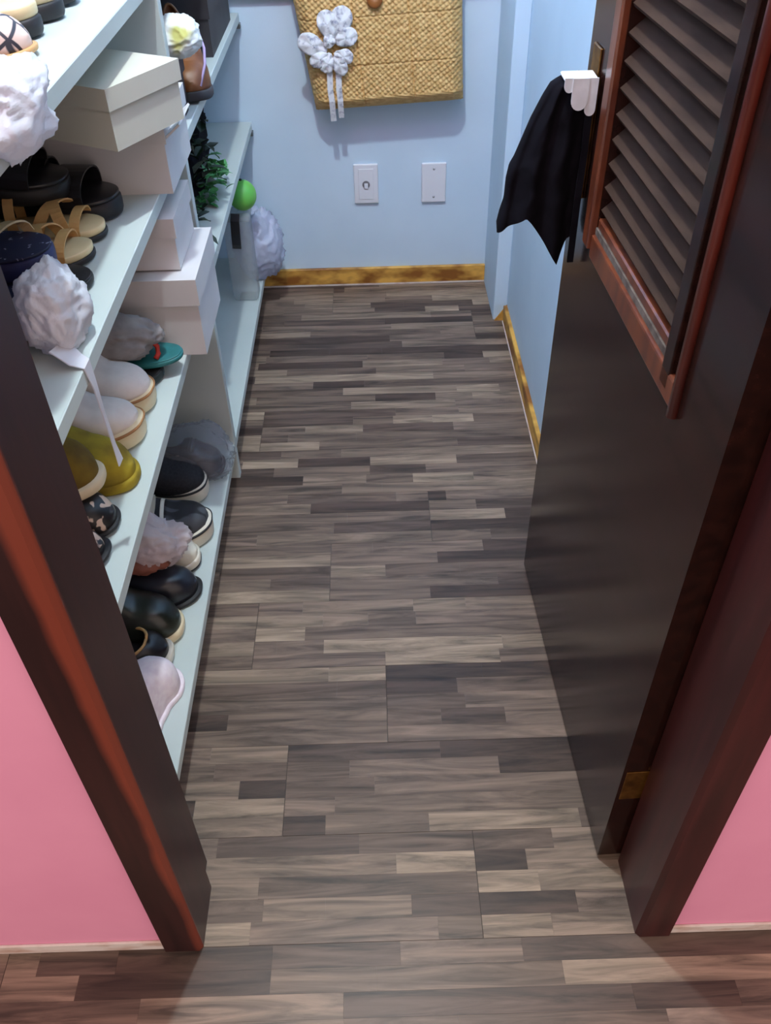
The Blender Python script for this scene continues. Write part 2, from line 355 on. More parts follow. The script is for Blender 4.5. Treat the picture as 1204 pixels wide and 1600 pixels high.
tag(t3, 'dark mahogany head of the door frame', 'door frame', kind='structure')

# door leaf
DW, DH, DT = 0.63, 2.07, 0.019
dr = empty('door_1', (0.3365, 0.6125, 0.009), (0, 0, PI / 2 + 0.038))
tag(dr, 'dark varnished door standing open into the closet with louvered upper panel', 'door', kind='structure')
O0, O1, OZ0, OZ1 = 0.155, 0.485, 0.795, 1.95      # louver opening
box('hinge_stile', (0, -DT, 0), (O0, DT, DH), m_door, dr)
box('lock_stile', (O1, -DT, 0), (DW, DT, DH), m_door, dr)
box('lower_panel', (O0, -DT, 0), (O1, DT, OZ0), m_door, dr)
box('top_rail', (O0, -DT, OZ1), (O1, DT, DH), m_door, dr)
# mouldings round the louver opening, proud of the leaf
for sgn in (1,):
    y0, y1 = DT, DT + 0.010
    box('moulding', (O1, y0 - 0.004, OZ0 - 0.03), (O1 + 0.028, y1, OZ1 + 0.03), m_mould, dr, 0.003, 2)
    box('moulding', (O0 - 0.012, y0 - 0.004, OZ0 - 0.03), (O0 + 0.012, y1 - 0.004, OZ1 + 0.03), m_door, dr, 0.002, 2)
    tube('bead', [(O0 - 0.036, DT + 0.003, OZ0 - 0.045), (O0 - 0.036, DT + 0.003, OZ1 + 0.04)], 0.0065, m_redm, dr, 10)
    box('moulding', (O0 - 0.03, y0 - 0.004, OZ0 - 0.04), (O1, y1 - 0.004, OZ0 - 0.008), m_mould, dr, 0.003, 2)
    box('moulding', (O0, y0 - 0.004, OZ1 + 0.008), (O1, y1 - 0.004, OZ1 + 0.03), m_mould, dr, 0.003, 2)
    box('dusty_groove', (O0 + 0.01, y0 - 0.003, OZ0 - 0.008), (O1, y0 + 0.001, OZ0 + 0.001), m_dust, dr)
    box('inner_sill', (O0, -DT + 0.004, OZ0), (O1, DT - 0.001, OZ0 + 0.014), m_mould, dr, 0.002)
k = 0
bm = bmesh.new(); a = 0.62
prof = [(-0.0205, -0.004), (0.0205, -0.004), (0.0215, 0.0), (0.0205, 0.004), (-0.0205, 0.004)]
sl_me = None
z = OZ0 + 0.036
while z < OZ1 - 0.015:
    if sl_me is None:
        s = prism('slat', prof, O0 + 0.001, O1 - 0.001, m_slat, dr, 'x'); sl_me = s.data
    else:
        s = bpy.data.objects.new('slat', sl_me); COL.objects.link(s); s.parent = dr
    s.rotation_euler = (-0.72, 0, 0); s.location = (0, -0.001, z)
    z += 0.030
bm.free()
# dark back board behind the slats keeps the closet side closed
# hinge, handle
for hz in (0.205, 1.0, 1.80):
    hg = box('hinge', (-0.0016, -0.017, hz - 0.035), (0.0, 0.014, hz + 0.035), m_brass, dr, 0.0005)
    tube('hinge_knuckle', [(-0.003, -0.0215, hz - 0.036), (-0.003, -0.0215, hz + 0.036)], 0.0045, m_brass, hg, 10)
box('handle_plate', (0.570, DT, 0.800), (0.606, DT + 0.003, 0.992), m_brass, dr, 0.001)
hk = lathe('door_knob', [(0.0, DT + 0.002), (0.007, DT + 0.002), (0.006, DT + 0.016), (0.008, DT + 0.019), (0.012, DT + 0.024), (0.012, DT + 0.030), (0.009, DT + 0.034), (0.0, DT + 0.035)], m_brass, dr, 20, (0.588, 0, 0.945), 'y')

# ------------------------------------------------------------------ shelving
XS = -0.334
ZS = {1: 0.100, 2: 0.503, 3: 0.773, 4: 1.033}
TH = 0.0218; YD0, YD1 = 1.560, 1.582
sh = empty('shelving_unit', (XWL, 1.56, 0)); tag(sh, 'white open shoe shelving unit along the left closet wall', 'shelf')
for i in (1, 2, 3, 4):
    zt = ZS[i]
    s_ = box('shelf', (0.001, YW1 + 0.012 - 1.56, zt - TH), (XS - XWL, YB - 0.003 - 1.56, zt), m_shelf, sh, 0.0012)
    if i in (2, 3): box('bracket', (XS - XWL - 0.012, YB - 0.022 - 1.56, zt - TH - 0.012), (XS - XWL + 0.003, YB - 0.004 - 1.56, zt - TH), m_screw, s_, 0.001)
zz = [0.0, ZS[1] - TH, ZS[1], ZS[2] - TH, ZS[2], ZS[3] - TH, ZS[3], ZS[4] - TH]
for q in range(0, 8, 2):
    box('divider', (0.001, YD0 - 1.56, zz[q]), (XS - XWL + (0.001 if q else 0.0), YD1 - 1.56, zz[q + 1]), m_shelf, sh, 0.001)

# ------------------------------------------------------------------ shoe builders (local: toe +X, sole on z=0, origin mid-sole)
def lerp_tab(tab, s):
    for (a, va), (b, vb) in zip(tab, tab[1:]):
        if s <= b:
            t = (s - a) / (b - a); t = t * t * (3 - 2 * t); return va + (vb - va) * t
    return tab[-1][1]
def half_w(s, W, toe=2.3):
    b = lerp_tab([(0, .74), (.32, .66), (.5, .76), (.72, 1.0), (1, .98)], s)
    if s < .16: b *= max(0, 1 - ((.16 - s) / .16) ** 2.2) ** (1 / 2.2)
    if s > .70: b *= max(0, 1 - ((s - .70) / .30) ** toe) ** (1 / toe)
    return b * W / 2
def bend(s, side): return side * 0.007 * math.sin(PI * min(1, s) ** 1.3) - side * 0.004 * s
def stations(n, a=0.0, b=1.0):
    out = []
    for i in range(n + 1):
        t = i / n; out.append(a + (b - a) * (0.5 - 0.5 * math.cos(PI * t)) if (a == 0 and b == 1) else a + (b - a) * t)
    return out
def spring(s, amt): return amt * max(0, (s - .72) / .28) ** 2
def sole_mesh(name, L, W, side, zb, zt, mat, parent, off=0.0, spr=0.006, toe=2.3, n=26, roundness=0.25):
    n = 40
    """slab following the foot outline; zb, zt functions of s"""
    ss = stations(n); loop = [(s, 1) for s in ss] + [(s, -1) for s in ss[-2:0:-1]]
    lv = [(0.0, -0.12), (0.18, 0.0), (0.55, roundness * 0.12), (0.85, 0.0), (1.0, -0.14)]
    verts = []; faces = []; N = len(loop)
    for h, ins in lv:
        for s, sd in loop:
            th = zt(s) - zb(s); w = max(0, half_w(s, W, toe) + off); 
            x = (s - .5) * (L + 2 * off + ins * 0.016)
            y = sd * max(0, w + ins * min(th, 0.03) * (1 if w > 0.001 else 0)) + bend(s, side)
            verts.append((x, y, zb(s) + th * h + spring(s, spr)))
    for i in range(len(lv) - 1):
        for j in range(N): faces.append((i * N + j, i * N + (j + 1) % N, (i + 1) * N + (j + 1) % N, (i + 1) * N + j))
    # caps as strips
    for base in (0, (len(lv) - 1) * N):
        for j in range(1, n): 
            a, b = base + j, base + (N - j) % N
            a2, b2 = base + j + 1, base + (N - j - 1) % N
            if j + 1 <= n: faces.append((a, a2, b2, b) if a2 != b2 else (a, a2, b))
        faces.append((base, base + 1, base + N - 1))
    bm = bmesh.new(); vs = [bm.verts.new(v) for v in verts]
    for f in faces:
        try: bm.faces.new([vs[i] for i in f])
        except ValueError: pass
    bmesh.ops.remove_doubles(bm, verts=bm.verts, dist=1e-5)
    return bobj(name, bm, mat, parent, True)
def upper_pt(s, a, P, off=0.0):
    w = max(0.0, half_w(s, P['W'], P['toe']) - 0.0015) + off
    h = lerp_tab([(0, P['hh']), (.15, P['hh']), (.42, P['hv'] * 0.97), (.55, P['hv']), (.78, P['ht'] * 1.12), (.9, P['ht']), (1, P['ht'] * 0.78)], s) + off
    if s > .8: h *= max(0.15, 1 - ((s - .8) / .2) ** 2.6) ** (1 / 2.6)
    ca, sa = math.cos(a), math.sin(a); e = 0.72
    y = w * math.copysign(abs(ca) ** e, ca); zz_ = h * abs(sa) ** e
    x = (s - .5) * P['L'] - (0.012 * (1 - s / .1) * zz_ / max(h, 1e-4) * 0 if s < .1 else 0)
    return Vector((x + (off if s > .97 else 0), y + bend(s, P['side']), P['sole'](s) + spring(s, P['spr']) + zz_))
def upper_mesh(name, P, mat, parent, s0=0.0, s1=1.0, off=0.0, opening=None, n=30, K=9, solid=0.003, amin=0.0):
    bm = bmesh.new(); ss = stations(n, s0, s1)
    for half in (0, 1):
        grid = []
        for s in ss:
            am = PI / 2
            if opening:
                c0 = (opening[0] + opening[1]) / 2; rr = (opening[1] - opening[0]) / 2; q = 1 - ((s - c0) / rr) ** 2
                if q > 0: am = PI / 2 - opening[2] * q ** 0.5
            r_ = []
            for k_ in range(K + 1):
                a_ = amin + (am - amin) * k_ / K
                r_.append(bm.verts.new(upper_pt(s, a_ if half == 0 else PI - a_, P, off)))
            grid.append(r_)
        for i in range(len(ss) - 1):
            for k_ in range(K):
                q = (grid[i][k_], grid[i + 1][k_], grid[i + 1][k_ + 1], grid[i][k_ + 1])
                bm.faces.new(q if half == 0 else q[::-1])
    bmesh.ops.remove_doubles(bm, verts=bm.verts, dist=1e-5)
    o = bobj(name, bm, mat, parent, True)
    if solid:
        md = o.modifiers.new('solid', 'SOLIDIFY'); md.thickness = solid; md.offset = -1
    return o
def rim(name, P, opening, r, mat, parent, n=22):
    pts = []
    c0 = (opening[0] + opening[1]) / 2; rr = (opening[1] - opening[0]) / 2
    for i in range(2 * n + 1):
        t = 2 * PI * i / (2 * n); s = c0 + rr * math.cos(t); am = PI / 2 - opening[2] * abs(math.sin(t))
        pts.append(upper_pt(max(0.003, s), am if math.sin(t) >= 0 else PI - am, P, 0.0005))
    return tube(name, pts, r, mat, parent, 6)
def shoe_root(name, toe, zb, yaw, L, tilt=0.0, rollx=0.0):
    ca, sa = math.cos(yaw), math.sin(yaw)
    return empty(name, (toe[0] - ca * L / 2, toe[1] - sa * L / 2, zb), (rollx, tilt, yaw))
def closed_shoe(name, label, cat, group, toe, zb, yaw, side, um, sm, L=0.25, W=0.092, sole_h=(0.022, 0.016), hh=0.055, hv=0.062, ht=0.036, opening=(0.03, 0.52, 1.15), cap=None, rand=None, laces=None, lining=None, collar=None, spr=0.006, toe_e=2.3, tilt=0.0, rollx=0.0, stripe=None, panel=None, outsole=None):
    r = shoe_root(name, toe, zb, yaw, L, tilt, rollx); tag(r, label, cat, group)
    zt = lambda s: sole_h[0] + (sole_h[1] - sole_h[0]) * min(1, s / .6)
    P = dict(L=L, W=W, hh=hh, hv=hv, ht=ht, side=side, sole=lambda s: zt(s) - 0.003, spr=spr, toe=toe_e)
    so_ = sole_mesh('sole', L + 0.008, W, side, lambda s: 0.0, zt, sm, r, 0.003, spr, toe_e)
    if rand: sole_mesh('sole_stripe', L + 0.008, W, side, lambda s: zt(s) * 0.80, lambda s: zt(s) * 0.92, rand, so_, 0.0042, spr, toe_e)
    if outsole: sole_mesh('outsole', L + 0.008, W, side, lambda s: 0.0, lambda s: 0.005, outsole, so_, 0.0036, spr, toe_e)
    up_ = upper_mesh('upper', P, um, r, opening=opening)
    sole_mesh('insole', L * 0.95, W * 0.9, side, lambda s: zt(s) - 0.001, lambda s: zt(s) + 0.003, lining or m_lining, r, 0, spr, toe_e)
    if collar and opening: rim('collar', P, opening, 0.0028, collar, r)
    if cap: upper_mesh('toe_cap', P, cap[1], r, s0=cap[0], s1=1.0, off=0.0012, n=12, solid=0.001)
    if stripe: upper_mesh('toe_stripe', P, stripe[2], r, s0=stripe[0], s1=stripe[1], off=0.0012, n=4, solid=0.001)
    if panel: upper_mesh('side_panel', P, panel[2], r, s0=panel[0], s1=panel[1], off=0.001, n=8, solid=0.001, opening=opening)
    if laces:
        for i in range(4):
            s_ = 0.50 + i * 0.042
            pts = [upper_pt(s_ + 0.012 * math.sin(3 * t_), PI / 2 - 0.55 + 1.1 * t_, P, 0.003) for t_ in [q / 6 for q in range(7)]]
            ribbon('lace', pts, (1, 0, 0), 0.006, 0.002, laces, r)
    return r
def sandal(name, label, cat, group, toe, zb, yaw, side, bed, sm, straps, L=0.245, W=0.09, sole_h=(0.020, 0.016), bed_h=0.005, style='bands', smat=None, tilt=0.0, rollx=0.0, ankle=None, spr=0.004, toe_e=2.3):
    r = shoe_root(name, toe, zb, yaw, L, tilt, rollx); tag(r, label, cat, group)
    zt = lambda s: sole_h[0] + (sole_h[1] - sole_h[0]) * min(1, s / .6)
    sole_mesh('sole', L, W, side, lambda s: 0.0, zt, sm, r, 0, spr, toe_e)
    sole_mesh('footbed', L * 0.985, W * 0.97, side, lambda s: zt(s) - 0.0005, lambda s: zt(s) + bed_h, bed, r, 0, spr, toe_e)
    def arc(sa_, sb_, hgt, wid, mat, th=0.0025, n=14):
        pts = []
        for i in range(n + 1):
            t = i / n; s = sa_ + (sb_ - sa_) * t; wv = half_w(s, W, toe_e)
            pts.append(((s - .5) * L, wv * math.cos(PI * t) + bend(s, side), zt(s) + bed_h * 0.5 + hgt * math.sin(PI * t) ** 0.7 + spring(s, spr)))
        return ribbon('strap', pts, (1, 0, 0), wid, th, mat, r)
    for st in straps:
        if st[0] == 'arc': arc(st[1], st[2], st[3], st[4], smat)
        if st[0] == 'thong':
            zc_ = lambda s: zt(s) + bed_h + spring(s, spr)
            for sd in (1, -1):
                pts = []
                for i in range(11):
                    t = i / 10; s = .80 + (.42 - .80) * t; y_ = sd * half_w(.42, W) * 0.97 * t ** 1.15
                    pts.append(((s - .5) * L, y_ + bend(s, side), zc_(s) - 0.002 + st[1] * math.sin(PI * min(1, t * 0.92 + 0.10)) ** 0.6 * (1 if t < 1 else 0)))
                ribbon('strap', pts, (1, -sd * 1.2, 0.2), st[2], 0.003, smat, r, [st[2] * (0.55 + 0.45 * i / 10) for i in range(11)])
    if ankle:
        pts = []
        for i in range(25):
            t = PI * (0.12 + 1.76 * i / 24); pts.append((-0.5 * L + 0.045 + 0.04 * math.cos(t + PI) * -1 - 0.0, 0.032 * math.sin(t), zt(0) + ankle + 0.012 * math.cos(t)))
        ribbon('ankle_strap', pts, (0, 0, 1), 0.009, 0.002, smat, r)
        ribbon('heel_strap', [(-0.5 * L + 0.006, 0, zt(0)), (-0.5 * L + 0.004, 0, zt(0) + ankle * 0.5), (-0.5 * L + 0.005, 0, zt(0) + ankle)], (0, 1, 0), 0.02, 0.002, smat, r)
    return r

# ------------------------------------------------------------------ shelf 4 (top)
Z = ZS[4]
for i, (tx, ty, wh) in enumerate(((-0.397, 1.180, 'nearer'), (-0.394, 1.262, 'farther'))):
    sandal('platform_sandal', 'cream platform sandal on top shelf, %s of the pair beside the lined flats' % wh, 'sandal', 'cream platform sandals', (tx, ty), Z, -0.05, 1 - 2 * i, m_crm, m_blkm,
           [('arc', .60, .60, .050, .030, ), ('arc', .36, .36, .058, .045)], smat=m_blk, L=0.24, W=0.084, sole_h=(0.028, 0.020), bed_h=0.014)
for i, (tx, ty, wh) in enumerate(((-0.386, 1.088, 'farther'), (-0.398, 1.005, 'nearer'))):
    closed_shoe('flat_shoe', 'beige flat with black crossing lines on top shelf, %s one' % wh, 'shoe', 'beige lined flats', (tx, ty), Z, -0.08, 1 - 2 * i, m_net, m_tan, L=0.235, W=0.082, sole_h=(0.010, 0.007), ht=0.034, hv=0.046, hh=0.046, opening=(0.02, 0.66, 1.3), lining=m_blkf)
closed_shoe('loafer', 'dark grey shoe at the far end of the top shelf row', 'shoe', None, (-0.402, 1.355), Z, 0.0, 1, m_gry, m_blkm, L=0.24, W=0.086, sole_h=(0.02, 0.012), ht=0.032, hv=0.05)
bg4 = crumple('plastic_bag', (0.040, 0.078, 0.042), 3, m_bagw, None, floor=-0.016, high=0.10, droop=lambda p: p.x > 0.008)
bg4.location = (-0.340, 0.842, Z + 0.017); tag(bg4, 'white crumpled plastic bag hanging over the edge of the top shelf', 'plastic bag')

# ------------------------------------------------------------------ shelf 3
Z = ZS[3]
SLB = [('arc', .52, .54, .050, .050), ('arc', .74, .76, .036, .046)]
sandal('slide_sandal', 'black double band slide on the middle shelf, toe by the tan sandals', 'sandal', 'black slides', (-0.375, 1.262), Z, -0.10, 1, m_blk, m_blkm, SLB, smat=m_blk, L=0.26, W=0.10, sole_h=(0.034, 0.026))
sandal('slide_sandal', 'black double band slide leaning on its partner under the plastic bag', 'sandal', 'black slides', (-0.435, 1.225), Z + 0.058, -0.05, -1, m_blk, m_blkm, SLB, smat=m_blk, L=0.25, W=0.10, sole_h=(0.030, 0.024), tilt=0.14)
TNS = [('arc', .62, .80, .036, .016), ('arc', .80, .62, .036, .016), ('arc', .86, .84, .024, .014), ('arc', .46, .48, .05, .014)]
for i, (tx, ty, wh) in enumerate(((-0.382, 1.190, 'farther'), (-0.383, 1.112, 'nearer'))):
    sandal('strappy_sandal', 'tan strappy flat sandal in front of the black slides, %s of the pair' % wh, 'sandal', 'tan strappy sandals', (tx, ty), Z, 0.06, 1 - 2 * i, m_crm, m_blkm, TNS, smat=m_tan, L=0.235, W=0.082, sole_h=(0.010, 0.008), bed_h=0.010, ankle=0.06)
sandal('flip_flop', 'navy flip-flop with tan thong lying on top of its partner', 'sandal', 'navy flip-flops', (-0.404, 1.030), Z + 0.034, 0.12, 1, m_navyt, m_navy, [('arc', .86, .66, .024, .013)], smat=m_gold, L=0.25, W=0.095, sole_h=(0.030, 0.026), bed_h=0.003, tilt=0.02)
sandal('flip_flop', 'navy flip-flop with tan thong underneath, beside the white bag', 'sandal', 'navy flip-flops', (-0.420, 0.985), Z, 0.10, -1, m_navyt, m_navy, [('arc', .86, .66, .024, .013)], smat=m_gold, L=0.25, W=0.095, sole_h=(0.030, 0.026), bed_h=0.003)
sandal('flip_flop', 'plain black flip-flop half hidden behind the white bag', 'sandal', None, (-0.368, 1.040), Z, 0.05, 1, m_blkm, m_blkm, [('thong', .02, .010)], smat=m_blk, L=0.22, W=0.082, sole_h=(0.010, 0.009), bed_h=0.002)
sandal('strappy_sandal', 'gold tan thin strap sandal beside the dark door jamb', 'sandal', None, (-0.420, 0.785), Z, -1.42, -1, m_brown, m_brown, [('arc', .88, .88, .022, .010), ('arc', .72, .72, .030, .010), ('arc', .56, .56, .036, .010), ('arc', .40, .40, .040, .010)], smat=m_gold, L=0.165, W=0.080, sole_h=(0.012, 0.008))  # brown footbed puts the shade under the straps into the colour
b3 = empty('plastic_bag', (-0.374, 0.900, Z)); tag(b3, 'white knotted plastic bag on the middle shelf with a tail hanging down', 'plastic bag')
o_ = crumple('film', (0.037, 0.057, 0.052), 8, m_bagw, b3, floor=-0.042, low=0.2, high=0.11); o_.location = (0, 0, 0.043)
ribbon('tail', [(0.012, -0.050, 0.022), (0.030, -0.056, 0.006), (0.0415, -0.058, 0.0015), (0.0435, -0.057, -0.03), (0.0435, -0.056, -0.07), (0.0445, -0.054, -0.12), (0.047, -0.056, -0.145)], (0, 1, 0), 0.02, 0.0015, m_bagw, b3, [.04, .03, .022, .013, .009, .010, .018])

def shoe_box(name, label, group, corner, yaw, size, mat, lid_h, lid_gap=0.0, lid_tilt=(0, 0), lid_shift=(0, 0), zb=0.0):
    """corner = near right bottom corner; box runs -X (length) and +Y (width) locally"""
    r = empty(name, (corner[0], corner[1], zb), (0, 0, yaw)); tag(r, label, 'box', group)
    lx, ly, lz = size; t = 0.002
    bm = bmesh.new()
    for a, b in (((-lx, 0, 0), (0, ly, t)), ((-lx, 0, t), (0, t, lz)), ((-lx, ly - t, t), (0, ly, lz)), ((-lx, t, t), (-lx + t, ly - t, lz)), ((-t, t, t), (0, ly - t, lz))): box_bm(a, b, 0, 1, bm)
    bobj('body', bm, mat, r)
    bm = bmesh.new(); g = 0.004; a0, a1, b0, b1 = -lx - g, g, -g, ly + g
    for a, b in (((a0, b0, 0), (a1, b1, t)), ((a0, b0, -lid_h), (a1, b0 + t, 0)), ((a0, b1 - t, -lid_h), (a1, b1, 0)), ((a0, b0 + t, -lid_h), (a0 + t, b1 - t, 0)), ((a1 - t, b0 + t, -lid_h), (a1, b1 - t, 0))): box_bm(a, b, 0, 1, bm)
    ld = bobj('lid', bm, mat, r); ld.location = (lid_shift[0], lid_shift[1], lz + 0.001 + lid_gap); ld.rotation_euler = (lid_tilt[0], lid_tilt[1], 0)
    return r
shoe_box('shoe_box', 'white cardboard shoe box under the cream box on the middle shelf', 'white shoe boxes', (-0.312, 1.333), 0.0, (0.29, 0.19, 0.105), m_box, 0.03, zb=Z)
shoe_box('shoe_box', 'cream lidded shoe box sitting askew on top of a white box', None, (-0.276, 1.339), 0.0, (0.28, 0.15, 0.078), m_cream, 0.026, zb=Z + 0.110)
bpy.data.objects['shoe_box.001'].location = (-0.347, 1.206, Z + 0.110); bpy.data.objects['shoe_box.001'].rotation_euler = (0, 0, -0.49)

fb = bpy.data.objects['shoe_box']
fp = box('flap', (-0.003, 0.0, -0.001), (0.0, 0.10, 0.030), m_box, fb); fp.location = (0.004, 0.002, 0.082); fp.rotation_euler = (0, 0.9, 0)
# beyond the divider on shelf 3
db = shoe_box('shoe_box', 'dark purple box in shadow behind the shelf divider', None, (-0.348, 1.595), 0.0, (0.26, 0.145, 0.10), m_purp, 0.03, zb=Z)
closed_shoe('ankle_boot', 'brown leather ankle boot with trailing lilac lace', 'boot', None, (-0.337, 1.775), Z, -1.25, 1, m_brown, m_dkgrey, L=0.20, W=0.074, sole_h=(0.022, 0.018), hh=0.115, hv=0.098, ht=0.042, opening=(0.03, 0.42, 1.1), lining=m_blkf, collar=m_brown)
ab = [o for o in bpy.data.objects if o.name.startswith('ankle_boot')][0]
tube('lilac_lace', [(0.0, 0.02, 0.112), (0.03, 0.034, 0.105), (0.055, 0.036, 0.085), (0.075, 0.030, 0.062), (0.097, 0.012, 0.03)], 0.0028, m_lilac, ab, 6)
tube('lilac_lace', [(0.0, -0.02, 0.112), (0.03, -0.034, 0.105), (0.055, -0.036, 0.085), (0.075, -0.030, 0.062), (0.097, -0.008, 0.03)], 0.0028, m_lilac, ab, 6)
pc = crumple('paper_pouch', (0.045, 0.05, 0.035), 5, M('printed_white_paper', (222, 226, 224), (190, 190, 110), 0.7, 14, lo=0.58, hi=0.66, detail=1), None, floor=-0.028, low=0.15, high=0.08)
pc.location = (-0.340, 1.680, Z + 0.139); tag(pc, 'small white printed pouch lying on the dark box', 'pouch')
shoe_box('shoe_box', 'charcoal box at the far end of the middle shelf', None, (-0.346, 2.10), 0.0, (0.30, 0.34, 0.115), m_dkgrey, 0.04, zb=Z)

# ------------------------------------------------------------------ shelf 2
Z = ZS[2]
shoe_box('shoe_box', 'large white shoe box at the bottom of the two box stack', 'white shoe boxes', (-0.298, 1.297), 0.0, (0.29, 0.195, 0.140), m_box, 0.045, zb=Z, lid_tilt=(0.0, 0.0))
shoe_box('shoe_box', 'small white shoe box on top of the large white box', 'white shoe boxes', (-0.322, 1.325), 0.0, (0.24, 0.155, 0.085), m_box, 0.03, zb=Z + 0.146)
gp = crumple('felt_pouch', (0.10, 0.055, 0.042), 11, m_greyc, None, floor=-0.03, low=0.2, high=0.08)
gp.location = (-0.455, 1.235, Z + 0.075); tag(gp, 'grey felt pouch lying over the teal sandal', 'pouch')
rc = tube('cord_loop', [(-0.390, 1.235, Z + 0.062), (-0.380, 1.24, Z + 0.066), (-0.371, 1.24, Z + 0.063), (-0.365, 1.24, Z + 0.053), (-0.364, 1.236, Z + 0.042), (-0.368, 1.228, Z + 0.0365)], 0.0045, m_red, None, 8)
tag(rc, 'red cord loop poking out beside the grey pouch', 'cord')
sandal('flip_flop', 'teal flip-flop lying on a dark shoe by the white box', 'sandal', None, (-0.326, 1.252), Z + 0.020, 0.03, 1, m_teal, m_teal, [('arc', .60, .60, .020, .012)], smat=m_teal, L=0.24, W=0.072, sole_h=(0.008, 0.008), bed_h=0.002, tilt=-0.05)
sandal('flip_flop', 'dark rubber flip-flop underneath the teal one', 'sandal', None, (-0.360, 1.225), Z, 0.03, -1, m_blkm, M('dark_teal_rubber', (34, 44, 46), None, 0.6, 30), [('thong', .012, .008)], smat=m_blkm, L=0.24, W=0.085, sole_h=(0.016, 0.014), bed_h=0.002)
for i, (tx, ty, wh) in enumerate(((-0.366, 1.150, 'farther'), (-0.367, 1.058, 'nearer'))):
    closed_shoe('sneaker', 'pale beige sneaker with cream sole and tan line, %s one' % wh, 'shoe', 'pale beige sneakers', (tx, ty), Z, -0.06, 1 - 2 * i, m_beige, m_soleb, L=0.255, W=0.098, sole_h=(0.034, 0.032), hh=0.06, hv=0.07, ht=0.030, opening=(0.03, 0.5, 1.15), rand=m_tanst, laces=m_beige)
for i, (tx, ty, wh) in enumerate(((-0.357, 0.962, 'brighter one with its toe nearer the shelf edge'), (-0.382, 0.893, 'duller one resting on top, against its partner'))):
    closed_shoe('suede_shoe', 'olive yellow suede shoe, ' + wh, 'shoe', 'olive yellow suede shoes', (tx, ty), Z + (0 if i == 0 else 0.049), (-0.06, 0.0)[i], 1 - 2 * i, (m_yel, m_yeld)[i], (m_yel, m_soleb)[i], L=0.25, W=0.09, sole_h=(0.022, 0.016), hh=0.065, hv=(0.075, 0.085)[i], ht=(0.042, 0.056)[i], opening=(0.03, 0.48, 1.1), spr=0.002)
for i, (tx, ty, wh) in enumerate(((-0.366, 0.868, 'farther'), (-0.366, 0.800, 'nearer'))):
    closed_shoe('flat_shoe', 'black and beige animal print flat, %s of the pair by the jamb' % wh, 'shoe', 'animal print flats', (tx, ty), Z, 0.0, 1 - 2 * i, m_anim, m_blkm, L=0.235, W=0.082, sole_h=(0.010, 0.006), hh=0.05, hv=0.048, ht=0.038, opening=(0.02, 0.64, 1.3), lining=m_blkf)

# ------------------------------------------------------------------ shelf 1
Z = ZS[1]
SNK = dict(L=0.265, W=0.102, sole_h=(0.038, 0.038), hh=0.062, hv=0.072, ht=0.034, opening=(0.03, 0.5, 1.15), cap=(0.70, m_swirl), panel=(0.55, 0.64, m_offw), stripe=(0.675, 0.70, m_offw), laces=m_offw, rand=m_blkm, collar=m_blkf)
closed_shoe('sneaker', 'black canvas sneaker with thick white sole, next to the dark wrapped shoes', 'shoe', 'black and white sneakers', (-0.376, 1.392), Z, -0.06, 1, m_blkf, m_offw, **SNK)
closed_shoe('sneaker', 'black canvas sneaker with grey swirls, toe nearest the shelf edge', 'shoe', 'black and white sneakers', (-0.350, 1.268), Z, 0.12, -1, m_blkf, m_offw, **SNK)
closed_shoe('sneaker', 'white trainer with grey toe patch poking from a plastic bag', 'shoe', None, (-0.366, 1.192), Z, 0.10, 1, m_offw, m_offw, L=0.25, W=0.09, sole_h=(0.022, 0.018), hh=0.05, hv=0.06, ht=0.036, panel=(0.74, 0.86, m_gry), outsole=m_blkm)
closed_shoe('pump', 'dark navy glossy rounded shoe between the bag and the green black shoe', 'shoe', None, (-0.352, 1.104), Z, 0.05, -1, m_dnavy, m_blkm, L=0.24, W=0.088, sole_h=(0.014, 0.008), hh=0.055, hv=0.062, ht=0.052, opening=(0.02, 0.55, 1.2), lining=m_blkf)
closed_shoe('slip_on', 'greenish black patent slip-on with pale sole', 'shoe', None, (-0.371, 1.016), Z, 0.03, 1, m_dgreen, m_soleb, L=0.255, W=0.096, sole_h=(0.020, 0.018), hh=0.06, hv=0.082, ht=0.052, opening=(0.03, 0.46, 1.1), lining=m_blkf)
closed_shoe('slip_on', 'black slip-on with tan inner edge and white sole', 'shoe', None, (-0.380, 0.944), Z, 0.0, -1, m_blk, m_offw, L=0.245, W=0.092, sole_h=(0.020, 0.018), hh=0.055, hv=0.060, ht=0.042, opening=(0.02, 0.87, 1.2), lining=m_blkf, collar=m_tan)
closed_shoe('house_slipper', 'pale pink fleece slipper nearest the door jamb on the lowest shelf', 'slipper', None, (-0.386, 0.913), Z, 1.45, 1, m_pinkf, m_pinkf, L=0.150, W=0.088, sole_h=(0.014, 0.012), hh=0.05, hv=0.075, ht=0.064, opening=(0.0, 0.34, 1.25), lining=m_pinkf, collar=m_pinkf)
pb = crumple('plastic_bag', (0.075, 0.052, 0.050), 14, m_bagp, None, floor=-0.04, low=0.22)
pb.location = (-0.440, 1.140, Z + 0.100); tag(pb, 'pinkish white plastic bag draped over the white trainer', 'plastic bag')
cn = crumple('contents', (0.050, 0.030, 0.022), 41, m_cocoa, pb, sub=4); cn.location = (-0.004, -0.035, -0.012)
kb = crumple('plastic_bag', (0.085, 0.068, 0.062), 17, m_bagc, None, floor=-0.05, low=0.2)
kb.location = (-0.405, 1.472, Z + 0.052); tag(kb, 'clear plastic bag with dark shoes inside by the shelf divider', 'plastic bag')
closed_shoe('wrapped_shoe', 'dark grey shoe inside the clear plastic bag', 'shoe', None, (-0.350, 1.475), Z + 0.004, 0.0, 1, m_dnavy, m_gry, L=0.15, W=0.085, sole_h=(0.012, 0.010), hh=0.05, hv=0.06, ht=0.034, laces=m_blk)

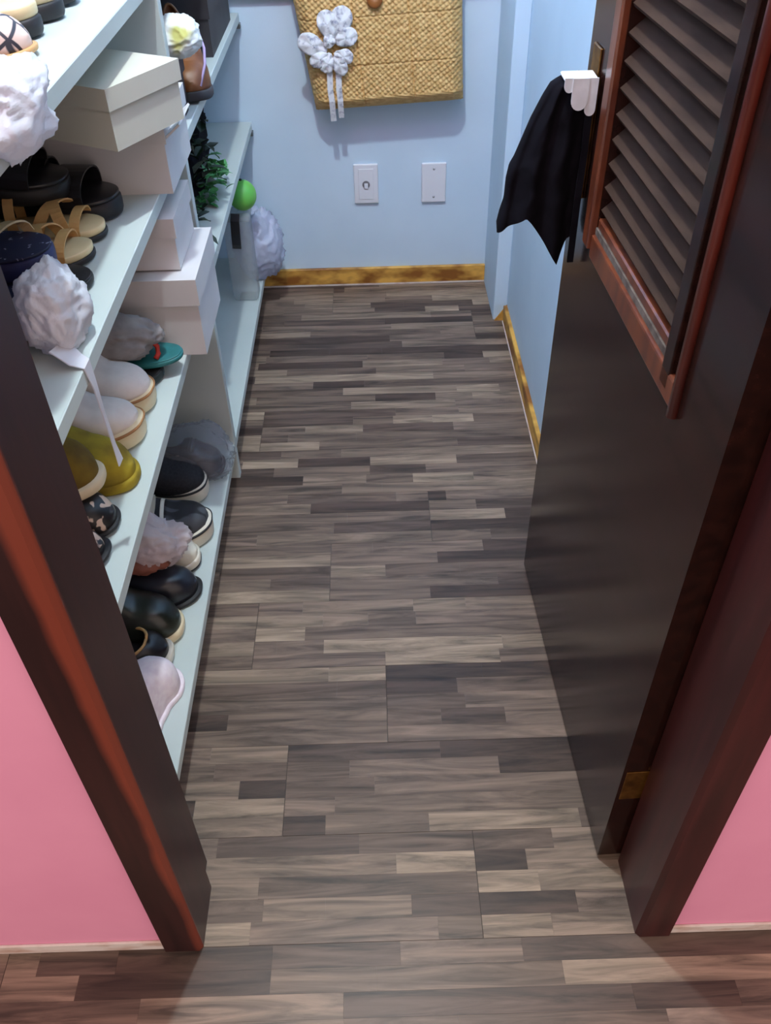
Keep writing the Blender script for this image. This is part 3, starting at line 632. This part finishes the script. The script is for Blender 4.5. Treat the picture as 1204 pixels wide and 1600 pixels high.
# far end of shelf 1
lb = crumple('plastic_bag', (0.072, 0.060, 0.105), 22, m_bagl, None, floor=-0.098, low=0.16)
lb.location = (-0.342, 2.385, Z + 0.100); tag(lb, 'pale lilac stuffed plastic bag at the far end of the lowest shelf', 'plastic bag')
tb = empty('storage_tub', (-0.372, 2.265, Z)); tag(tb, 'frosted plastic tub with black clip handle under the green ball', 'tub')
box('tub_body', (-0.036, -0.036, 0), (0.036, 0.036, 0.235), m_tub, tb, 0.014, 3)
box('tub_lid', (-0.039, -0.039, 0.236), (0.039, 0.039, 0.250), m_tub, tb, 0.006, 2)
ribbon('clip_handle', [(-0.004, -0.038, 0.165), (-0.002, -0.048, 0.180), (0.0, -0.052, 0.21), (0.002, -0.050, 0.245), (0.004, -0.038, 0.26)], (1, 0, 0), 0.024, 0.006, m_blk, tb)
gb = empty('rubber_ball', (-0.350, 2.275, Z + 0.2515)); tag(gb, 'bright green rubber ball resting on the frosted tub', 'ball')
bm = bmesh.new(); bmesh.ops.create_uvsphere(bm, u_segments=24, v_segments=14, radius=0.038)
for v in bm.verts: v.co.z = v.co.z * 1.05 + 0.04
bobj('ball_skin', bm, m_ball, gb, True)
lathe('valve', [(0.004, 0.079), (0.004, 0.0825), (0.002, 0.084)], m_leafd, gb, 10)

# artificial greenery on shelf 2 beyond the divider
Z = ZS[2]
def plant(name, label, base, tip, n, spread, mat, seed, leafL):
    r = empty(name, base); tag(r, label, 'plant', 'artificial greenery on the second shelf'); rp = random.Random(seed)
    d = Vector(tip) - Vector(base)
    tube('stem', [(0, 0, 0.006), d * 0.35 + Vector((0, 0, 0.02)), d * 0.7 + Vector((0, 0, 0.016)), d], 0.0035, m_leafd, r, 6)
    bm = bmesh.new()
    for i in range(n):
        t = rp.uniform(0.55, 1.05); c_ = d * t + Vector([rp.gauss(0, spread * q) for q in (0.8, 1, 0.6)])
        dr_ = Vector((rp.uniform(-1, 1), rp.uniform(-1, 1), rp.uniform(-0.1, 1))).normalized(); sd = dr_.cross(Vector((0.3, 0.2, 1))).normalized(); up_ = sd.cross(dr_)
        ll = leafL * rp.uniform(0.7, 1.2); ww = ll * 0.28; V = []
        for u_ in (0, .3, .65, 1):
            wv = ww * (0.12, 1, 0.8, 0.05)[(0, .3, .65, 1).index(u_)]; cc = c_ + dr_ * ll * u_ - up_ * ll * 0.25 * u_ * u_
            V.append([cc - sd * wv + up_ * wv * 0.35, cc, cc + sd * wv + up_ * wv * 0.35])
        for q in V:
            for p_ in q: p_.z = max(p_.z, 0.003)
        bv = [[bm.verts.new(p_) for p_ in q] for q in V]
        for a_ in range(3):
            for b_ in range(2): bm.faces.new((bv[a_][b_], bv[a_ + 1][b_], bv[a_ + 1][b_ + 1], bv[a_][b_ + 1]))
    f_ = bobj('foliage', bm, mat, r); tag(f_, kind='stuff')
    return r
plant('artificial_plant', 'bright green plastic leaf sprig reaching the shelf edge', (-0.47, 1.80, Z), (-0.365, 2.02, Z + 0.045), 120, 0.026, m_leaf, 3, 0.034)
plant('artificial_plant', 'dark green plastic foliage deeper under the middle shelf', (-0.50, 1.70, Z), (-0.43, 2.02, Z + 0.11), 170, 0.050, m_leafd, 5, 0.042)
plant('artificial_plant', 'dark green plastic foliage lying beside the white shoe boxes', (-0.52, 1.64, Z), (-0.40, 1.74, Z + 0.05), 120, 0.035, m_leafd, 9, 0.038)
bk = crumple('black_bag', (0.12, 0.34, 0.10), 31, m_black, None, floor=-0.07, low=0.2)
bk.location = (-0.510, 2.03, Z + 0.072); tag(bk, 'black fabric bag at the back behind the plastic greenery', 'bag')

# ------------------------------------------------------------------ back wall: socket, blank plate, straw bag
def wall_plate(name, label, x, z, telephone):
    r = empty(name, (x, YB, z)); tag(r, label, 'wall plate')
    bm = box_bm((-0.036, -0.009, -0.058), (0.036, 0.0, 0.058), 0.004, 3); bobj('cover', bm, m_plate, r)
    if telephone:
        box('raised_panel', (-0.022, -0.0105, -0.045), (0.022, -0.0085, 0.045), m_plate, r, 0.0009)
        lathe('socket_ring', [(0.0, -0.0108), (0.011, -0.0108), (0.011, -0.0125), (0.0085, -0.0125)], m_hole, r, 20, (0, 0, 0.0), 'y')
        box('socket_insert', (-0.0055, -0.0138, -0.012), (0.0055, -0.0105, 0.004), m_plate, r, 0.001)
    else:
        for dz in (0.041, -0.041): lathe('screw', [(0.0, -0.0088), (0.0035, -0.0088), (0.0032, -0.0100), (0.0, -0.0103)], m_screw, r, 12, (0, 0, dz), 'y')
wall_plate('socket_plate', 'white wall socket plate with one round outlet hole', -0.0185, 0.320, True)
wall_plate('blank_plate', 'plain white blank wall plate with two screws', 0.181, 0.318, False)

# straw bag: trapezoid pillow with woven relief
sb = empty('straw_bag', (0.0, YB - 0.045, 0.612)); tag(sb, 'woven straw bag with white lace flower hanging on the back wall', 'bag')
BL = lambda t: Vector((-0.146 - 0.048 * t, 0, -0.064 + 0.32 * t))      # left edge, t = 0 bottom
BR = lambda t: Vector((0.252 - 0.016 * t, 0, -0.046 + 0.32 * t))
NX, NZ = 230, 180
verts = []; faces = []
cs = 0.0105
for j in range(NZ + 1):
    t = j / NZ
    for i in range(NX + 1):
        u_ = i / NX; p = BL(t).lerp(BR(t), u_)
        X = u_ * 0.41; Y_ = t * 0.32
        e = min(u_, 1 - u_) * 0.41; e2 = min(t * 0.32, 0.1); ed = min(1.0, e / 0.03) ** 0.5 * min(1.0, e2 / 0.03) ** 0.5
        dep = 0.018 + 0.042 * ed
        # lattice of plaited bumps, roped rows along the bottom
        cz = 0.0125; xr = (X + 0.8 * Y_) / cz; yr = (X * 0.62 - Y_) / cz
        rel = 0.0042 * (abs(math.sin(PI * xr)) ** 0.7 * abs(math.sin(PI * yr)) ** 0.7 - 0.5)
        if Y_ < 0.034: rel = 0.003 * (abs(math.sin(PI * (Y_ + 0.15 * X) / 0.0065)) ** 0.6 - 0.5)
        rel += 0.0016 * noise.noise(Vector((X * 70, Y_ * 70, 2)))
        if (X % 0.137) < 0.004 and X > 0.01: rel -= 0.004
        if (Y_ % 0.11) < 0.003 and Y_ > 0.05: rel -= 0.003
        verts.append((p.x + 0.001 * noise.noise(Vector((1, Y_ * 80, 7))), -(dep + rel * min(1, ed + .3)), p.z + (0.0016 * math.sin(X * 2 * PI / 0.009) if j == 0 else 0)))
n0 = len(verts)
for j in range(NZ + 1):
    for i in range(NX + 1): verts.append((verts[j * (NX + 1) + i][0], 0.018, verts[j * (NX + 1) + i][2]))
idx = lambda i, j: j * (NX + 1) + i
for j in range(NZ):
    for i in range(NX): faces.append((idx(i, j), idx(i + 1, j), idx(i + 1, j + 1), idx(i, j + 1)))
bord = [idx(i, 0) for i in range(NX)] + [idx(NX, j) for j in range(NZ)] + [idx(i, NZ) for i in range(NX, 0, -1)] + [idx(0, j) for j in range(NZ, 0, -1)]
for q in range(len(bord)):
    a_, b_ = bord[q], bord[(q + 1) % len(bord)]; faces.append((a_, a_ + n0, b_ + n0, b_))
faces.append(tuple(x + n0 for x in bord))
obj('woven_body', verts, faces, m_straw, sb, True)
lathe('button', [(0.0, -0.004), (0.014, -0.005), (0.020, -0.002), (0.020, 0.004), (0.0, 0.006)], m_button, sb, 20, (0.019, -0.068, 0.204), 'y')
for sx_ in (-0.09, 0.12): tube('handle', [(sx_, -0.03, 0.25), (sx_ + 0.01, -0.03, 0.33), (sx_ + 0.05, -0.02, 0.41), (sx_ + 0.06, -0.02, 0.41), (sx_ + 0.10, -0.03, 0.33), (sx_ + 0.11, -0.03, 0.25)], 0.008, m_strawd, sb, 8)
# lace flower: ruffled loops and two tails
def loop_petal(c_, ang, ln, wd, seed):
    rp = random.Random(seed); vs = []; fs = []; na, nr = 22, 5; ph = rp.uniform(0, 6)
    for i in range(nr + 1):
        for j in range(na):
            t = 2 * PI * j / na; rr = i / nr
            x = ln * 0.5 * (1 + rr * math.cos(t)); y = wd * 0.5 * rr * math.sin(t) * (0.55 + 0.45 * (x / ln))
            ruff = 0.006 * rr * rr * math.sin(5 * t + ph) + 0.010 * (1 - (2 * x / ln - 1) ** 2) * (1 - rr * rr * 0.6)
            vs.append((c_[0] + x * math.cos(ang) - y * math.sin(ang), c_[1] - 0.003 - abs(ruff), c_[2] + x * math.sin(ang) + y * math.cos(ang)))
    for i in range(nr):
        for j in range(na): fs.append((i * na + j, i * na + (j + 1) % na, (i + 1) * na + (j + 1) % na, (i + 1) * na + j))
    o = obj('lace_loop', vs, fs, m_lace, sb, True); md = o.modifiers.new('s', 'SOLIDIFY'); md.thickness = 0.002
C1 = (-0.088, -0.066, 0.105)
for i, (c_, an, ln, wd) in enumerate((((-0.092, -0.064, 0.118), 1.05, 0.075, 0.055), ((-0.095, -0.066, 0.118), 1.75, 0.062, 0.048), ((-0.105, -0.062, 0.092), 2.75, 0.070, 0.05), ((-0.085, -0.066, 0.112), 0.35, 0.055, 0.042), ((-0.098, -0.068, 0.085), 3.5, 0.050, 0.035), ((-0.088, -0.070, 0.088), -0.25, 0.045, 0.035), ((-0.098, -0.068, 0.09), -1.9, 0.045, 0.036), ((-0.085, -0.068, 0.088), -1.2, 0.05, 0.036), ((-0.105, -0.068, 0.100), 1.2, 0.03, 0.03))):
    loop_petal(c_, an, ln * 1.12, wd * 1.25, i)
for x0, x1, zb_ in ((-0.103, -0.100, -0.084), (-0.080, -0.078, -0.076)):
    ribbon('lace_tail', [(x0, -0.066, 0.07), (x0 + 0.001, -0.068, 0.035), (x0, -0.067, 0.0), (x1, -0.066, -0.03), (x1, -0.058, -0.055), (x1 + 0.001, -0.05, zb_)], (1, 0, 0), 0.015, 0.003, m_lace, sb)

# ------------------------------------------------------------------ garment on the door knob
gm = empty('black_garment', (0.272, 1.19, 0.0)); tag(gm, 'small black garment with white scalloped collar hanging on the door knob', 'garment')
# silhouette left / right x (world) for a height; local x = world - 0.272
LEFT = [(0.720, 0.180), (0.762, 0.178), (0.780, 0.181), (0.800, 0.186), (0.830, 0.187), (0.850, 0.190), (0.862, 0.196), (0.915, 0.214), (0.945, 0.227), (0.962, 0.236), (0.970, 0.250)]
RIGHT = [(0.720, 0.284), (0.74, 0.286), (0.80, 0.287), (0.86, 0.287), (0.92, 0.287), (0.968, 0.287)]
def tabx(tab, z):
    if z <= tab[0][0]: return tab[0][1]
    for (a, va), (b, vb) in zip(tab, tab[1:]):
        if z <= b: return va + (vb - va) * (z - a) / (b - a)
    return tab[-1][1]
NU, NV = 44, 46; vs = []; fs = []
def hem(u):      # bottom edge height as a function of u (0 left, 1 right): pointed hem
    pts = [(0, 0.762), (0.12, 0.772), (0.33, 0.792), (0.40, 0.784), (0.60, 0.752), (0.80, 0.716), (0.90, 0.752), (1.0, 0.760)]
    return tabx(pts, u)
for side in (-1, 1):
    for j in range(NV + 1):
        t = j / NV
        for i in range(NU + 1):
            u_ = i / NU; zb_ = hem(u_) + (0.012 if side > 0 else 0)
            zz_ = zb_ + (0.968 - zb_) * t
            xl = tabx(LEFT, 0.762 + (0.970 - 0.762) * t); xr_ = 0.290
            x = xl + (xr_ - xl) * u_
            th = 0.006 + 0.022 * (1 - t * 0.35) * (math.sin(PI * min(1, max(0, u_))) ** 0.6)
            fold = 0.007 * math.sin(u_ * 17 + 2.2 * t + side) * (1 - 0.7 * t) + 0.004 * noise.noise(Vector((u_ * 7, t * 5, side)))
            ed = min(1, min(u_, 1 - u_) * 9)
            vs.append((x - 0.272, side * th + fold * ed, zz_))
n1 = (NU + 1) * (NV + 1); gi = lambda i, j: j * (NU + 1) + i
for j in range(NV):
    for i in range(NU):
        q = (gi(i, j), gi(i + 1, j), gi(i + 1, j + 1), gi(i, j + 1)); fs.append(q); fs.append(tuple(x + n1 for x in q[::-1]))
for j in range(NV):
    for e in (0, NU): fs.append((gi(e, j), gi(e, j + 1), gi(e, j + 1) + n1, gi(e, j) + n1))
for i in range(NU): fs.append((gi(i, NV), gi(i + 1, NV), gi(i + 1, NV) + n1, gi(i, NV) + n1))
obj('cloth', vs, fs, m_black, gm, True)
# scalloped collar
def scallop(cx, cz, r, y):
    pts = [(cx - r, 0.974)] + [(cx + r * math.cos(PI + PI * q / 10), cz + r * 1.1 * math.sin(PI + PI * q / 10)) for q in range(11)] + [(cx + r, 0.974)]
    prism('collar_scallop', [(p[0] - 0.272, p[1]) for p in pts], y - 0.002, y, m_white, gm, 'y')
scallop(0.254, 0.964, 0.0068, -0.030); scallop(0.2680, 0.947, 0.0105, -0.032); scallop(0.283, 0.936, 0.0070, -0.031)
box('collar_top', (0.2472 - 0.272, -0.0295, 0.969), (0.290 - 0.272, 0.004, 0.9735), m_white, gm, 0.0015)
ribbon('black_ribbon', [(0.012, -0.024, 0.94), (0.013, -0.027, 0.88), (0.012, -0.028, 0.82), (0.013, -0.026, 0.77), (0.014, -0.024, 0.722)], (1, 0, 0), 0.009, 0.003, m_black, gm)  # narrow black ribbon in front of the cloth, close to the door
